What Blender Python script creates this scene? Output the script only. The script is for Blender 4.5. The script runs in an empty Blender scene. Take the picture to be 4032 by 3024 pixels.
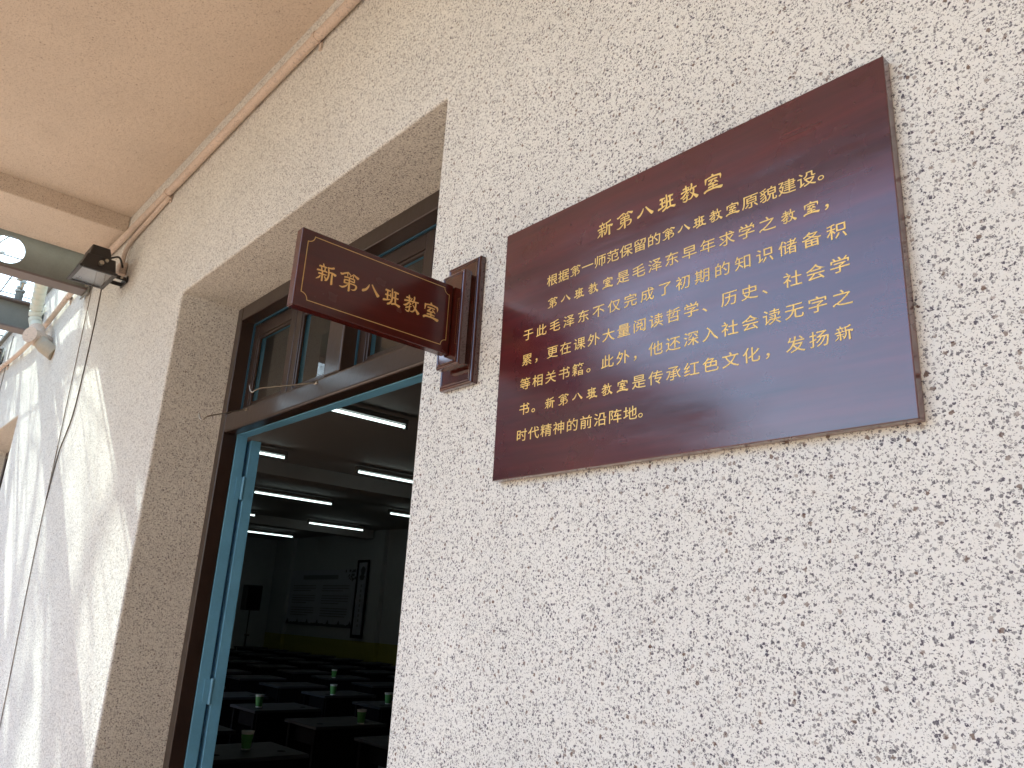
import bpy, bmesh, math, random
from mathutils import Vector, Matrix, noise

random.seed(7)
scene = bpy.context.scene
col = scene.collection

# ---------------------------------------------------------------- camera
cam_d = bpy.data.cameras.new("camera")
cam = bpy.data.objects.new("camera", cam_d)
col.objects.link(cam)
Rv = Vector((0.66688118, 0.74319693, 0.05410932))
Uv = Vector((0.18406376, -0.23465602, 0.9544931))
Fv = Vector((-0.72207342, 0.62657392, 0.29328331))
cam.matrix_world = Matrix(((Rv.x, Uv.x, -Fv.x, 0.0),
                           (Rv.y, Uv.y, -Fv.y, -1.1),
                           (Rv.z, Uv.z, -Fv.z, 1.6),
                           (0, 0, 0, 1)))
cam_d.sensor_width = 36.0
cam_d.lens = 3101.354 / 4032 * 36.0
cam_d.clip_start = 0.02
cam_d.clip_end = 3000
scene.camera = cam

# ---------------------------------------------------------------- sky and sun
KY = 0.26
SUN_TRAVEL = Vector((1.18, KY, -1.0)).normalized()
to_sun = -SUN_TRAVEL
world = bpy.data.worlds.new("World")
scene.world = world
world.use_nodes = True
wn = world.node_tree
bg = wn.nodes["Background"]
sky = wn.nodes.new("ShaderNodeTexSky")
sky.sky_type = 'NISHITA'
sky.sun_disc = False
sky.sun_elevation = math.asin(to_sun.z)
sky.sun_rotation = math.atan2(to_sun.x, to_sun.y)
sky.air_density = 1.0
sky.dust_density = 1.0
sky.ozone_density = 1.5
wn.links.new(sky.outputs[0], bg.inputs[0])
bg.inputs[1].default_value = 0.15

sun_d = bpy.data.lights.new("sun", 'SUN')
sun_d.energy = 3.5
sun_d.angle = math.radians(0.5)
sun_d.color = (1.0, 0.96, 0.86)
sun = bpy.data.objects.new("sun", sun_d)
sun.rotation_mode = 'QUATERNION'
sun.rotation_quaternion = SUN_TRAVEL.to_track_quat('-Z', 'Y')
sun.location = (-10, -5, 15)
col.objects.link(sun)

scene.view_settings.view_transform = 'Standard'
scene.view_settings.look = 'None'
scene.view_settings.exposure = 2.26
scene.view_settings.gamma = 1.0
scene.view_settings.use_curve_mapping = False
scene.cycles.max_bounces = 10
scene.cycles.diffuse_bounces = 6
scene.cycles.transparent_max_bounces = 16

# ---------------------------------------------------------------- helpers
def tag(o, label=None, cat=None, group=None, kind=None):
    if label: o['label'] = label
    if cat: o['category'] = cat
    if group: o['group'] = group
    if kind: o['kind'] = kind
    return o

def empty(name, loc=(0, 0, 0)):
    o = bpy.data.objects.new(name, None)
    o.empty_display_size = 0.1
    o.location = loc
    col.objects.link(o)
    return o

def obj(name, bm, mat, parent=None, smooth=False, bevel=0.0, seg=2):
    me = bpy.data.meshes.new(name)
    bmesh.ops.recalc_face_normals(bm, faces=bm.faces)
    bm.to_mesh(me)
    bm.free()
    me.materials.append(mat)
    if smooth:
        for p in me.polygons: p.use_smooth = True
    o = bpy.data.objects.new(name, me)
    col.objects.link(o)
    if parent is not None:
        o.parent = parent
        o.matrix_parent_inverse = Matrix.Translation(-Vector(parent.location)) if parent.type == 'EMPTY' and parent.parent is None else Matrix()
    if bevel:
        m = o.modifiers.new("bevel", 'BEVEL')
        m.width = bevel; m.segments = seg; m.limit_method = 'ANGLE'
        m.angle_limit = math.radians(40)
    return o

def box(bm, x0, x1, y0, y1, z0, z1):
    v = [bm.verts.new((x, y, z)) for x in (x0, x1) for y in (y0, y1) for z in (z0, z1)]
    for f in ((0, 1, 3, 2), (4, 6, 7, 5), (0, 4, 5, 1), (2, 3, 7, 6), (0, 2, 6, 4), (1, 5, 7, 3)):
        bm.faces.new([v[i] for i in f])
    return v

def bx(name, dims, mat, parent=None, bevel=0.0, seg=2):
    bm = bmesh.new()
    box(bm, *dims)
    return obj(name, bm, mat, parent, bevel=bevel, seg=seg)

def tube(bm, pts, rads, n=10, cap=True):
    pts = [Vector(p) for p in pts]
    if not isinstance(rads, (list, tuple)): rads = [rads] * len(pts)
    rings = []
    prev = None
    for i, p in enumerate(pts):
        t = (pts[min(i + 1, len(pts) - 1)] - pts[max(i - 1, 0)])
        if t.length < 1e-9: t = Vector((0, 0, 1))
        t.normalize()
        ref = prev if prev is not None else (Vector((0, 0, 1)) if abs(t.z) < .9 else Vector((1, 0, 0)))
        a = (ref - t * ref.dot(t)).normalized()
        b = t.cross(a)
        prev = a
        rings.append([bm.verts.new(p + (a * math.cos(2 * math.pi * k / n) + b * math.sin(2 * math.pi * k / n)) * rads[i]) for k in range(n)])
    for r, s in zip(rings, rings[1:]):
        for k in range(n):
            bm.faces.new((r[k], r[(k + 1) % n], s[(k + 1) % n], s[k]))
    if cap:
        bm.faces.new(rings[0]); bm.faces.new(rings[-1])

def smooth_path(P, n=6):
    P = [Vector(p) for p in P]
    Q = [2 * P[0] - P[1]] + P + [2 * P[-1] - P[-2]]
    out = []
    for i in range(1, len(Q) - 2):
        a, b, c, d = Q[i - 1:i + 3]
        for k in range(n):
            t = k / n
            out.append(.5 * ((2 * b) + (c - a) * t + (2 * a - 5 * b + 4 * c - d) * t * t + (-a + 3 * b - 3 * c + d) * t ** 3))
    out.append(P[-1])
    return out

# ---------------------------------------------------------------- materials
class MT:
    def __init__(s, name):
        s.m = bpy.data.materials.new(name); s.m.use_nodes = True
        s.t = s.m.node_tree; s.p = s.t.nodes["Principled BSDF"]
        s.out = s.t.nodes["Material Output"]
    def n(s, typ, **kw):
        x = s.t.nodes.new(typ)
        for k, v in kw.items():
            if k.startswith('i_'):
                key = k[2:]
                key = int(key) if key.isdigit() else key.replace('_', ' ')
                x.inputs[key].default_value = v
            else: setattr(x, k, v)
        return x
    def l(s, a, b): s.t.links.new(a, b)
    def math(s, op, a, b=None, clamp=False):
        x = s.t.nodes.new("ShaderNodeMath"); x.operation = op; x.use_clamp = clamp
        for i, v in enumerate((a, b)):
            if v is None: continue
            if hasattr(v, 'links') or hasattr(v, 'is_output'): s.l(v, x.inputs[i])
            else: x.inputs[i].default_value = v
        return x.outputs[0]
    def ramp(s, fac, stops):
        x = s.t.nodes.new("ShaderNodeValToRGB")
        cr = x.color_ramp
        while len(cr.elements) < len(stops): cr.elements.new(0.5)
        for e, (p, c) in zip(cr.elements, stops):
            e.position = p; e.color = (*c, 1) if len(c) == 3 else c
        s.l(fac, x.inputs[0])
        return x.outputs[0]
    def mix(s, fac, a, b, mode='MIX'):
        x = s.t.nodes.new("ShaderNodeMix"); x.data_type = 'RGBA'; x.blend_type = mode
        for sock, v in ((x.inputs[0], fac), (x.inputs[6], a), (x.inputs[7], b)):
            if hasattr(v, 'is_output'): s.l(v, sock)
            elif isinstance(v, (tuple, list)): sock.default_value = (*v[:3], 1)
            else: sock.default_value = v
        return x.outputs[2]
    def coords(s, scale=(1, 1, 1)):
        tc = s.n("ShaderNodeTexCoord"); mp = s.n("ShaderNodeMapping")
        mp.inputs['Scale'].default_value = scale
        s.l(tc.outputs['Object'], mp.inputs[0])
        return mp.outputs[0]
    def noise(s, vec, scale, detail=3, rough=.5):
        x = s.n("ShaderNodeTexNoise"); x.inputs['Scale'].default_value = scale
        x.inputs['Detail'].default_value = detail; x.inputs['Roughness'].default_value = rough
        s.l(vec, x.inputs['Vector'])
        return x
    def bump(s, h, dist, strength=1.0, prev=None):
        b = s.n("ShaderNodeBump"); b.inputs['Distance'].default_value = dist
        b.inputs['Strength'].default_value = strength
        s.l(h, b.inputs['Height'])
        if prev is not None: s.l(prev, b.inputs['Normal'])
        s.l(b.outputs[0], s.p.inputs['Normal'])
        return b.outputs[0]

def speckled(name, base, dens=(.22, .26), spk=(.040, .038, .050), strength=1.08, bump=.0014):
    """sprayed stone coat: pale ground with dark, grey and rust coloured chips"""
    M = MT(name)
    c = M.coords()
    wob = M.noise(c, 260, 2)
    add = M.n("ShaderNodeMixRGB"); add.blend_type = 'LINEAR_LIGHT'; add.inputs[0].default_value = .0042
    M.l(c, add.inputs[1]); M.l(wob.outputs['Color'], add.inputs[2])
    wc = add.outputs[0]
    clump = M.noise(c, 26, 2).outputs['Fac']
    def layer(scale, thr, rad, vary):
        v = M.n("ShaderNodeTexVoronoi"); v.inputs['Scale'].default_value = scale
        M.l(wc, v.inputs['Vector'])
        sep = M.n("ShaderNodeSeparateColor"); M.l(v.outputs['Color'], sep.inputs[0])
        cl = M.math('MULTIPLY', M.math('SUBTRACT', clump, .5), .4)
        keep = M.math('GREATER_THAN', M.math('ADD', sep.outputs[0], cl), thr)
        r = M.math('ADD', M.math('MULTIPLY', sep.outputs[1], rad * vary), rad * (1 - vary))
        d = M.math('SUBTRACT', r, v.outputs['Distance'])
        f = M.math('MULTIPLY', d, 9.0, clamp=True)
        f = M.math('MULTIPLY', f, keep)
        return M.math('MULTIPLY', f, M.math('ADD', M.math('MULTIPLY', sep.outputs[2], .55), .45)), sep
    l1, s1 = layer(188, dens[0], .53, .55)
    l2, s2 = layer(300, dens[1], .52, .5)
    l3, s3 = layer(105, dens[0] + .33, .42, .5)
    tint = M.noise(c, 3.0, 4).outputs['Fac']
    b0 = M.ramp(tint, [(.3, tuple(x * .91 for x in base)), (.7, base)])
    fine = M.noise(c, 420, 3, .7).outputs['Fac']
    b1 = M.mix(M.math('MULTIPLY', M.math('SUBTRACT', fine, .45, True), 1.3), b0, tuple(x * .72 for x in base))
    spc = M.mix(s1.outputs[2], spk, (spk[0] * 2.2, spk[1] * 2.1, spk[2] * 2.1))
    r = M.mix(M.math('MULTIPLY', l1, .95 * strength), b1, spc)
    r = M.mix(M.math('MULTIPLY', l2, .80 * strength), r, spc)
    r = M.mix(M.math('MULTIPLY', l3, .85 * strength), r, M.mix(M.math('GREATER_THAN', s3.outputs[1], .9), spc, (.13, .075, .05)))
    blot = M.n("ShaderNodeTexVoronoi"); blot.inputs['Scale'].default_value = 2.3
    M.l(wc, blot.inputs['Vector'])
    bl = M.math('MULTIPLY', M.math('SUBTRACT', .045, blot.outputs['Distance']), 18.0, clamp=True)
    bl = M.math('MULTIPLY', bl, M.noise(c, 60, 4, .7).outputs['Fac'], clamp=True)
    r = M.mix(M.math('MULTIPLY', bl, .8), r, (.25, .17, .10))
    M.l(r, M.p.inputs['Base Color'])
    M.p.inputs['Roughness'].default_value = .78
    M.p.inputs['Specular IOR Level'].default_value = .3
    h1 = M.noise(c, 150, 3, .6).outputs['Fac']
    h2 = M.noise(c, 24, 2, .5).outputs['Fac']
    n1 = M.bump(h1, bump)
    M.bump(h2, bump * 2.2, 1.0, n1)
    return M.m

def wood(name, dark, light, rough=.2, coat=1.0, axis=0, grain=1.0, smear=False, ior=1.60, spec=.35):
    M = MT(name)
    sc = [60, 60, 60]; sc[axis] = 4
    c = M.coords(tuple(sc))
    g = M.noise(c, 1.0, 6, .65).outputs['Fac']
    sc2 = [14, 14, 14]; sc2[axis] = 1.4
    c2 = M.coords(tuple(sc2))
    g2 = M.noise(c2, 1.0, 3, .5).outputs['Fac']
    f = M.math('ADD', M.math('MULTIPLY', g, .5), M.math('MULTIPLY', g2, .5))
    M.l(M.ramp(f, [(.35, dark), (.65, light)]), M.p.inputs['Base Color'])
    cc = M.coords()
    rn = M.noise(cc, 9, 4, .6).outputs['Fac']
    M.l(M.math('ADD', M.math('MULTIPLY', rn, rough * .7), rough * .6), M.p.inputs['Roughness'])
    M.p.inputs['Coat Weight'].default_value = coat
    M.p.inputs['Coat IOR'].default_value = ior
    M.p.inputs['Specular IOR Level'].default_value = spec
    if smear:
        s_ = M.noise(M.coords((3, 3, 16)), 1.6, 5, .7).outputs['Fac']
        M.l(M.ramp(s_, [(.35, (.10,) * 3), (.62, (.19,) * 3), (.8, (.34,) * 3)]), M.p.inputs['Coat Roughness'])
    else:
        M.p.inputs['Coat Roughness'].default_value = rough * .45
    M.bump(g, .00035 * grain, .7)
    return M.m

def paint(name, colr, rough=.4, coat=0.0, spec=.5, bump=.0004, bscale=60, dirt=.12, metallic=0.0):
    M = MT(name)
    c = M.coords()
    n = M.noise(c, 7, 5, .6).outputs['Fac']
    n2 = M.noise(c, 90, 3, .6).outputs['Fac']
    k = M.math('ADD', M.math('MULTIPLY', n, .7), M.math('MULTIPLY', n2, .3))
    M.l(M.ramp(k, [(.3, tuple(x * (1 - dirt * 1.6) for x in colr)), (.6, colr), (.8, tuple(min(1, x * (1 + dirt)) for x in colr))]), M.p.inputs['Base Color'])
    M.l(M.math('ADD', M.math('MULTIPLY', n, rough * .5), rough * .75), M.p.inputs['Roughness'])
    M.p.inputs['Coat Weight'].default_value = coat
    M.p.inputs['Coat Roughness'].default_value = .12
    M.p.inputs['Metallic'].default_value = metallic
    M.p.inputs['Specular IOR Level'].default_value = spec
    M.bump(M.noise(c, bscale, 3, .5).outputs['Fac'], bump)
    return M.m

def thin_glass(name, tint=(1, 1, 1), dirt=.0, dirtcol=(.6, .6, .55), ior=1.5, wav=0.0):
    M = MT(name)
    for x in (M.p,): M.t.nodes.remove(x)
    tr = M.n("ShaderNodeBsdfTransparent"); tr.inputs[0].default_value = (*tint, 1)
    gl = M.n("ShaderNodeBsdfGlossy"); gl.inputs['Roughness'].default_value = .01
    lw = M.n("ShaderNodeLayerWeight"); lw.inputs['Blend'].default_value = .5
    f0 = 2 * ((ior - 1) / (ior + 1)) ** 2
    f = M.math('ADD', M.math('MULTIPLY', M.math('POWER', lw.outputs['Facing'], 5.0), 1 - f0), f0, clamp=True)
    m = M.n("ShaderNodeMixShader")
    M.l(f, m.inputs[0]); M.l(tr.outputs[0], m.inputs[1]); M.l(gl.outputs[0], m.inputs[2])
    last = m.outputs[0]
    if dirt:
        df = M.n("ShaderNodeBsdfTranslucent"); df.inputs[0].default_value = (*dirtcol, 1)
        dn = M.noise(M.coords(), 5, 5, .7).outputs['Fac']
        m2 = M.n("ShaderNodeMixShader")
        M.l(M.ramp(dn, [(.4, (dirt * .5,) * 3), (.75, (dirt * 1.6,) * 3)]), m2.inputs[0])
        M.l(last, m2.inputs[1]); M.l(df.outputs[0], m2.inputs[2]); last = m2.outputs[0]
    M.l(last, M.out.inputs[0])
    return M.m

def emit(name, c, s):
    M = MT(name)
    M.p.inputs['Base Color'].default_value = (.8, .8, .8, 1)
    M.p.inputs['Emission Color'].default_value = (*c, 1)
    M.p.inputs['Emission Strength'].default_value = s
    return M.m

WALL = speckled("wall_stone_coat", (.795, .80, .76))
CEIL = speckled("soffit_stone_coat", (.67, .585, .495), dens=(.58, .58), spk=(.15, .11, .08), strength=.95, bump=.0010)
BOARD = wood("board_lacquer", (.042, .0055, .0085), (.100, .0130, .0150), rough=.30, coat=1.0, smear=True, grain=.8)
SIGNW = wood("sign_lacquer", (.042, .0050, .0040), (.078, .0110, .0070), rough=.26, coat=.6, axis=1, grain=.6, ior=1.4, spec=.3)
MOUNT = wood("mount_lacquer", (.026, .0045, .0035), (.075, .0110, .0065), rough=.12, coat=1.0, axis=2, grain=.5)
GOLD = paint("gold_paint", (.86, .62, .19), rough=.45, bump=.0003, bscale=300, dirt=.15)
GOLDS = paint("sign_gold_paint", (.74, .48, .17), rough=.45, bump=.0003, bscale=300, dirt=.15)
GOLDL = paint("gold_line_paint", (.60, .40, .14), rough=.45, bump=.0001, bscale=300, dirt=.15, metallic=.2)
BROWN = paint("brown_gloss_paint", (.034, .019, .014), rough=.36, coat=.45, bump=.0008, bscale=35, dirt=.18)
BLUEL = paint("thin_blue_paint_edge", (.035, .115, .19), rough=.4)
BLUE = paint("blue_gloss_paint", (.15, .43, .68), rough=.40, coat=.25, bump=.0006, bscale=30, dirt=.10)
STEEL = paint("grey_green_steel_paint", (.18, .19, .178), rough=.45, bump=.0003, dirt=.15)
STEELR = paint("flange_steel_paint", (.15, .125, .12), rough=.5, bump=.0003, dirt=.15)
CHROME = paint("zinc_metal", (.45, .42, .36), rough=.30, metallic=.9, dirt=.2)
PIPEM = speckled("conduit_stone_coat", (.66, .555, .475), dens=(.62, .60), strength=.9, bump=.0012)
PVC = paint("corrugated_plastic", (.62, .66, .60), rough=.4, dirt=.10)
BLACKP = paint("black_cast_metal", (.022, .020, .020), rough=.45, dirt=.2)
LENS = thin_glass("floodlight_glass", (.75, .75, .75), ior=1.6)
REFL = paint("floodlight_reflector", (.62, .60, .58), rough=.3, metallic=.7)
CABLE = paint("thin_grey_cable", (.30, .28, .25), rough=.6)
CABLED = paint("thin_dark_cable", (.10, .085, .07), rough=.6)
PANE = thin_glass("window_pane", (.93, .96, .95), ior=1.52)
CANOPY = thin_glass("canopy_glass", (.88, .93, .91), dirt=.08, dirtcol=(.7, .75, .72), ior=1.5)
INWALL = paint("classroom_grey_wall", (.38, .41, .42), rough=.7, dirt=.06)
DADO = paint("classroom_olive_dado", (.32, .32, .06), rough=.6, dirt=.06)
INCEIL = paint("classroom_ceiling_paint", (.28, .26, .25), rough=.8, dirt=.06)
INFLOOR = paint("classroom_floor", (.06, .055, .05), rough=.5)
DESK = paint("black_desk_laminate", (.005, .0045, .005), rough=.7, spec=.08)
DESKTOP = paint("grey_desk_top", (.042, .044, .050), rough=.5, spec=.2, dirt=.1)
TUBE = emit("tube_light_glow", (.80, 1.0, .97), .7)
HOUSING = paint("tube_housing", (.22, .21, .20), rough=.5)
CUPG = paint("green_paper_cup", (.10, .34, .09), rough=.5)
CUPW = paint("white_paper_cup_rim", (.70, .72, .66), rough=.5)
POSTER = paint("pale_poster_print", (.36, .38, .44), rough=.5, dirt=.1)
INK = paint("dark_print_ink", (.05, .055, .065), rough=.6)
INKL = paint("faded_print_ink", (.17, .18, .20), rough=.6)
PAVE = paint("warm_floor_paving", (.45, .285, .19), rough=.7, dirt=.15)
GROUND = paint("pale_courtyard_ground", (.31, .24, .17), rough=.9, dirt=.15)
BARK = paint("bark", (.10, .08, .06), rough=.9, bump=.01, bscale=12)
LEAF = paint("leaf_green", (.05, .085, .035), rough=.6, dirt=.5)

# ---------------------------------------------------------------- ground and building shell
bm = bmesh.new()
box(bm, -1200, 1200, -1200, 1200, -.30, -.12)
tag(obj("ground", bm, GROUND), kind='structure')
bm = bmesh.new(); box(bm, -24, 5, -3.0, .012, -.12, 0.0)
tag(obj("corridor_floor", bm, PAVE), kind='structure')

OX0, OX1 = -3.743, -1.628
P2X0, P2X1 = -9.53, -7.420
Z1, Z2 = 3.058, 3.031
TH = 0.42
def facade():
    bm = bmesh.new()
    xs = [-24, P2X0, P2X1, -5.66, OX0, OX1, 5.0]
    zs = [0.0, Z2, Z1, 3.85, 4.13]
    def solid(i, j):
        if i < 0 or j < 0 or i >= len(xs) - 1 or j >= len(zs) - 1: return False
        x = (xs[i] + xs[i + 1]) / 2; z = (zs[j] + zs[j + 1]) / 2
        if OX0 < x < OX1 and z < Z1: return False
        if P2X0 < x < P2X1 and z < Z2: return False
        return True
    def q(*p): bm.faces.new([bm.verts.new(v) for v in p])
    for i in range(len(xs) - 1):
        for j in range(len(zs) - 1):
            if not solid(i, j): continue
            a, b, c, d = xs[i], xs[i + 1], zs[j], zs[j + 1]
            q((a, 0, c), (b, 0, c), (b, 0, d), (a, 0, d))
            q((a, TH, c), (a, TH, d), (b, TH, d), (b, TH, c))
            if not solid(i - 1, j): q((a, 0, c), (a, 0, d), (a, TH, d), (a, TH, c))
            if not solid(i + 1, j): q((b, 0, c), (b, TH, c), (b, TH, d), (b, 0, d))
            if not solid(i, j - 1): q((a, 0, c), (a, TH, c), (b, TH, c), (b, 0, c))
            if not solid(i, j + 1): q((a, 0, d), (b, 0, d), (b, TH, d), (a, TH, d))
    bmesh.ops.remove_doubles(bm, verts=bm.verts, dist=1e-5)
    bmesh.ops.dissolve_limit(bm, angle_limit=.01, verts=bm.verts, edges=bm.edges)
    return bm
fac = obj("facade_wall", facade(), WALL, bevel=.009, seg=3)
tag(fac, "pale speckled stone-coated building wall with recessed doorway openings", "wall")

bm = bmesh.new(); box(bm, -24, -5.665, -.03, TH + .02, 4.132, 4.17)
obj("coping", bm, STEEL, fac)

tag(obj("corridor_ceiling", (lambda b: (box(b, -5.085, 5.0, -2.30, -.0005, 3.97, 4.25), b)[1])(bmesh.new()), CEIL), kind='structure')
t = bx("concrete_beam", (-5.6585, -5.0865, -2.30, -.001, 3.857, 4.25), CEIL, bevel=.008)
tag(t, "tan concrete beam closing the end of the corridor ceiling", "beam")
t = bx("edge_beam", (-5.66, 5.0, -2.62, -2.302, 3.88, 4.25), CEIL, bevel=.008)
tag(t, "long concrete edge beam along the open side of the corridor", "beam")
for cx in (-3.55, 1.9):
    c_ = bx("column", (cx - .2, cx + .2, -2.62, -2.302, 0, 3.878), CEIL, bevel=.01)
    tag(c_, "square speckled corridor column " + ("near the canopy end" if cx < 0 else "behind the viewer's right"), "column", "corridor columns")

t = bx("right_sky_blocker", (3.2, 3.45, -2.30, -.001, 0, 3.969), CEIL, bevel=.008)  # unseen wall, added to keep sky light off the door recess
tag(t, "speckled tan wall closing the corridor behind the viewer's right shoulder", "wall")

# ---------------------------------------------------------------- classroom interior (real room behind the wall)
room_x0, room_x1, room_y1, room_z = -22.0, 0.6, 9.3, 3.62
bm = bmesh.new(); box(bm, room_x0, room_x1, TH + .001, room_y1, -.10, 0.0)
tag(obj("classroom_floor", bm, INFLOOR), kind='structure')
bm = bmesh.new(); box(bm, room_x0, room_x1, TH + .001, room_y1, room_z, room_z + .2)
tag(obj("classroom_ceiling", bm, INCEIL), kind='structure')
rw = bx("classroom_back_wall", (room_x0 + .001, room_x1 - .001, room_y1 + .001, room_y1 + .2, -.09, room_z + .19), INWALL)
tag(rw, kind='structure')
d_ = bx("dado", (room_x0 + .02, room_x1, room_y1 - .006, room_y1, 0.001, 1.06), DADO, rw)
for px in (-21.2, -16.55):
    bx("pilaster", (px, px + .45, room_y1 - .12, room_y1 - .008, 1.062, room_z - .002), INWALL, rw)
    bx("pilaster_dado", (px - .002, px + .452, room_y1 - .125, room_y1 - .008, .001, 1.06), DADO, rw)
tag(bx("classroom_side_wall", (room_x0 - .2, room_x0, TH + .001, room_y1 + .2, -.1, room_z + .2), INWALL), kind='structure')
tag(bx("classroom_side_wall", (room_x1, room_x1 + .2, TH + .001, room_y1 + .2, -.1, room_z + .2), INWALL), kind='structure')
for i, (b0, b1) in enumerate(((-10.75, -10.3), (-17.0, -16.6))):
    t = bx("ceiling_beam", (b0, b1, TH + .002, room_y1 - .13, room_z - .20, room_z - .001), INCEIL)
    tag(t, ("nearer" if i == 0 else "farther") + " shallow beam crossing the dim classroom ceiling", "beam", "classroom ceiling beams")

# tube lights
tubes = []
where_x = ["nearest the doorway", "second row from the doorway", "third row from the doorway", "fourth row from the doorway", "farthest row from the doorway"]
where_y = ["on the corridor side", "in the middle of the room", "towards the back wall"]
for i, x in enumerate((-6.69, -9.40, -12.68, -15.85, -19.3)):
    for j, (y0, y1) in enumerate(((1.95, 3.27), (4.36, 5.80), (7.05, 8.40))):
        t = empty("tube_light", (x, (y0 + y1) / 2, 3.5))
        tag(t, "glowing white fluorescent tube, " + where_x[i] + ", " + where_y[j], "ceiling light", "classroom tube lights")
        b = bmesh.new(); tube(b, [(x, y0, 3.5), (x, y1, 3.5)], .0145, 8)
        obj("tube", b, TUBE, t, smooth=True)
        bx("housing", (x - .03, x + .03, y0 - .03, y1 + .03, 3.525, 3.58), HOUSING, t)
        for yy in (y0 - .02, y1 + .02):
            bx("end_socket", (x - .018, x + .018, yy - .018, yy + .018, 3.475, 3.5255), HOUSING, t)

# desks
def proj(P):
    d = Vector(P) - Vector((0, -1.1, 1.6)); z = d.dot(Fv)
    return 2016 + 3101.35 * d.dot(Rv) / z, 1512 - 3101.35 * d.dot(Uv) / z
cup_spots = [(-5.282, 1.375, 0, 0), (-7.51, 2.489, 2, 1), (-6.202, 2.803, 1, 1), (-8.502, 3.84, 3, 2), (-10.80, 5.16, 5, 3), (-7.529, 3.947, 2, 2)]
cup_where = ["on the nearest desk, lowest of all", "on the second desk, close to the door leaf",
             "on a near desk towards the right", "on a middle desk, left of the farthest",
             "smallest and farthest, on a desk near the back", "half hidden by the right wall edge"]
desk_k = {(k, r): n for n, (_, _, k, r) in enumerate(cup_spots)}
ORD = ['first', 'second', 'third', 'fourth', 'fifth', 'sixth', 'seventh', 'eighth', 'ninth', 'tenth', 'eleventh', 'twelfth', 'thirteenth', 'fourteenth', 'fifteenth']
def desk(k, r):
    cx, cy = -5.27 - 1.14 * k, 1.34 + 1.345 * r
    t = empty("school_desk", (cx, cy, 0))
    n = desk_k.get((k, r))
    if n is None:
        tag(t, "dark cupless school desk, %s from the doorway in the %s row from the corridor" % (ORD[k + 1], ORD[r]), "desk", "classroom desks")
    else:
        tag(t, "dark school desk under the green cup " + ["nearest the door leaf", "left of the two beyond", "at the right door edge", "third from the front", "farthest back", "half hidden at the right"][n], "desk", "classroom desks")
    bx("desk_top", (cx - .28, cx + .28, cy - .34, cy + .34, .715, .74), DESKTOP, t, bevel=.006)
    bx("front_panel", (cx + .235, cx + .255, cy - .30, cy + .30, .22, .713), DESK, t)
    for sx in (-.24, .20):
        for sy in (-.32, .28):
            bx("leg", (cx + sx, cx + sx + .034, cy + sy, cy + sy + .034, 0.001, .713), DESK, t)
    bx("drawer", (cx - .2, cx + .2, cy - .27, cy + .27, .58, .712), DESK, t)
    if k < 4:
        for s in (-.22, .22):
            b = bmesh.new(); tube(b, [(cx + .12, cy + s, .7395), (cx + .12, cy + s, .7415)], .028, 14)
            obj("grommet", b, DESK, t)
for r in range(6):
    for k in range(-1, 14):
        cx, cy = -5.27 - 1.14 * k, 1.34 + 1.345 * r
        if cx < -21 or cx > -4.5: continue
        vis = False
        for dx in (-.28, .28):
            for dy in (-.34, .34):
                u, v = proj((cx + dx, cy + dy, .74))
                edge_r = 1755 + (v - 383) * (1519.6 - 1755) / 2641
                edge_l = 992 + (v - 2000) * (-.225)
                if edge_l - 10 < u < edge_r + 10 and v < 3150: vis = True
        if vis: desk(k, r)

# cups
for n, (x, y, k, r) in enumerate(cup_spots):
    t = empty("paper_cup", (x, y, .7405))
    tag(t, "green paper cup with a white rim " + cup_where[n], "cup", "paper cups on the desks")
    b = bmesh.new()
    tube(b, [(x, y, .741), (x, y, .752), (x, y, .815), (x, y, .835)], [.028, .0285, .037, .0385], 20)
    obj("cup_body", b, CUPG, t, smooth=False)
    b = bmesh.new(); tube(b, [(x, y, .8352), (x, y, .850), (x, y, .853)], [.0388, .041, .0425], 20)
    obj("rim", b, CUPW, t)
    b = bmesh.new(); tube(b, [(x, y, .7408), (x, y, .750)], [.0286, .0293], 20)
    obj("base_ring", b, CUPW, t)

# poster board on the back wall
PY = 9.3 - .006
t = empty("notice_board", (-19.1, PY, 1.3))
tag(t, "wide pale printed notice board on the classroom back wall", "notice board")
bx("panel", (-20.90, -17.30, PY - .03, PY - .001, 1.33, 2.73), POSTER, t)
bx("title_block", (-20.05, -18.2, PY - .034, PY - .0305, 2.49, 2.60), INKL, t)
for cx0, cx1 in ((-20.55, -19.30), (-18.95, -17.62)):
    rr = random.Random(int(cx0 * 10))
    for i in range(13):
        z = 2.33 - i * .062
        if i in (3, 8): continue
        w = cx1 - (rr.random() * .6 if i in (2, 7, 12) else 0)
        bx("text_row", (cx0, w, PY - .033, PY - .0305, z - .012, z + .012), INKL, t)
bm = bmesh.new()
pts = []
rr = random.Random(3)
N = 60
for i in range(N + 1):
    x = -20.9 + 3.6 * i / N
    h = .05 + .03 * rr.random() + (.09 if i % 9 == 4 else 0)
    pts.append((x, h))
vs = [bm.verts.new((x, PY - .0325, 1.335 + h)) for x, h in pts] + [bm.verts.new((x, PY - .0325, 1.335)) for x, h in reversed(pts)]
f = bm.faces.new(vs); bmesh.ops.triangulate(bm, faces=[f])
obj("skyline_print", bm, INK, t)
bm = bmesh.new()
for i in range(26):
    x = -17.35 - rr.random() * .5; z = 2.70 - rr.random() * .28 * (1 - (-17.35 - x))
    r_ = .015 + rr.random() * .03
    v = [bm.verts.new((x + r_ * math.cos(a), PY - .0330 - i * .0001, z + r_ * math.sin(a))) for a in [k * math.pi / 3 for k in range(6)]]
    bm.faces.new(v)
o = obj("branch_print", bm, INK, t); o['kind'] = 'stuff'

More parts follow.
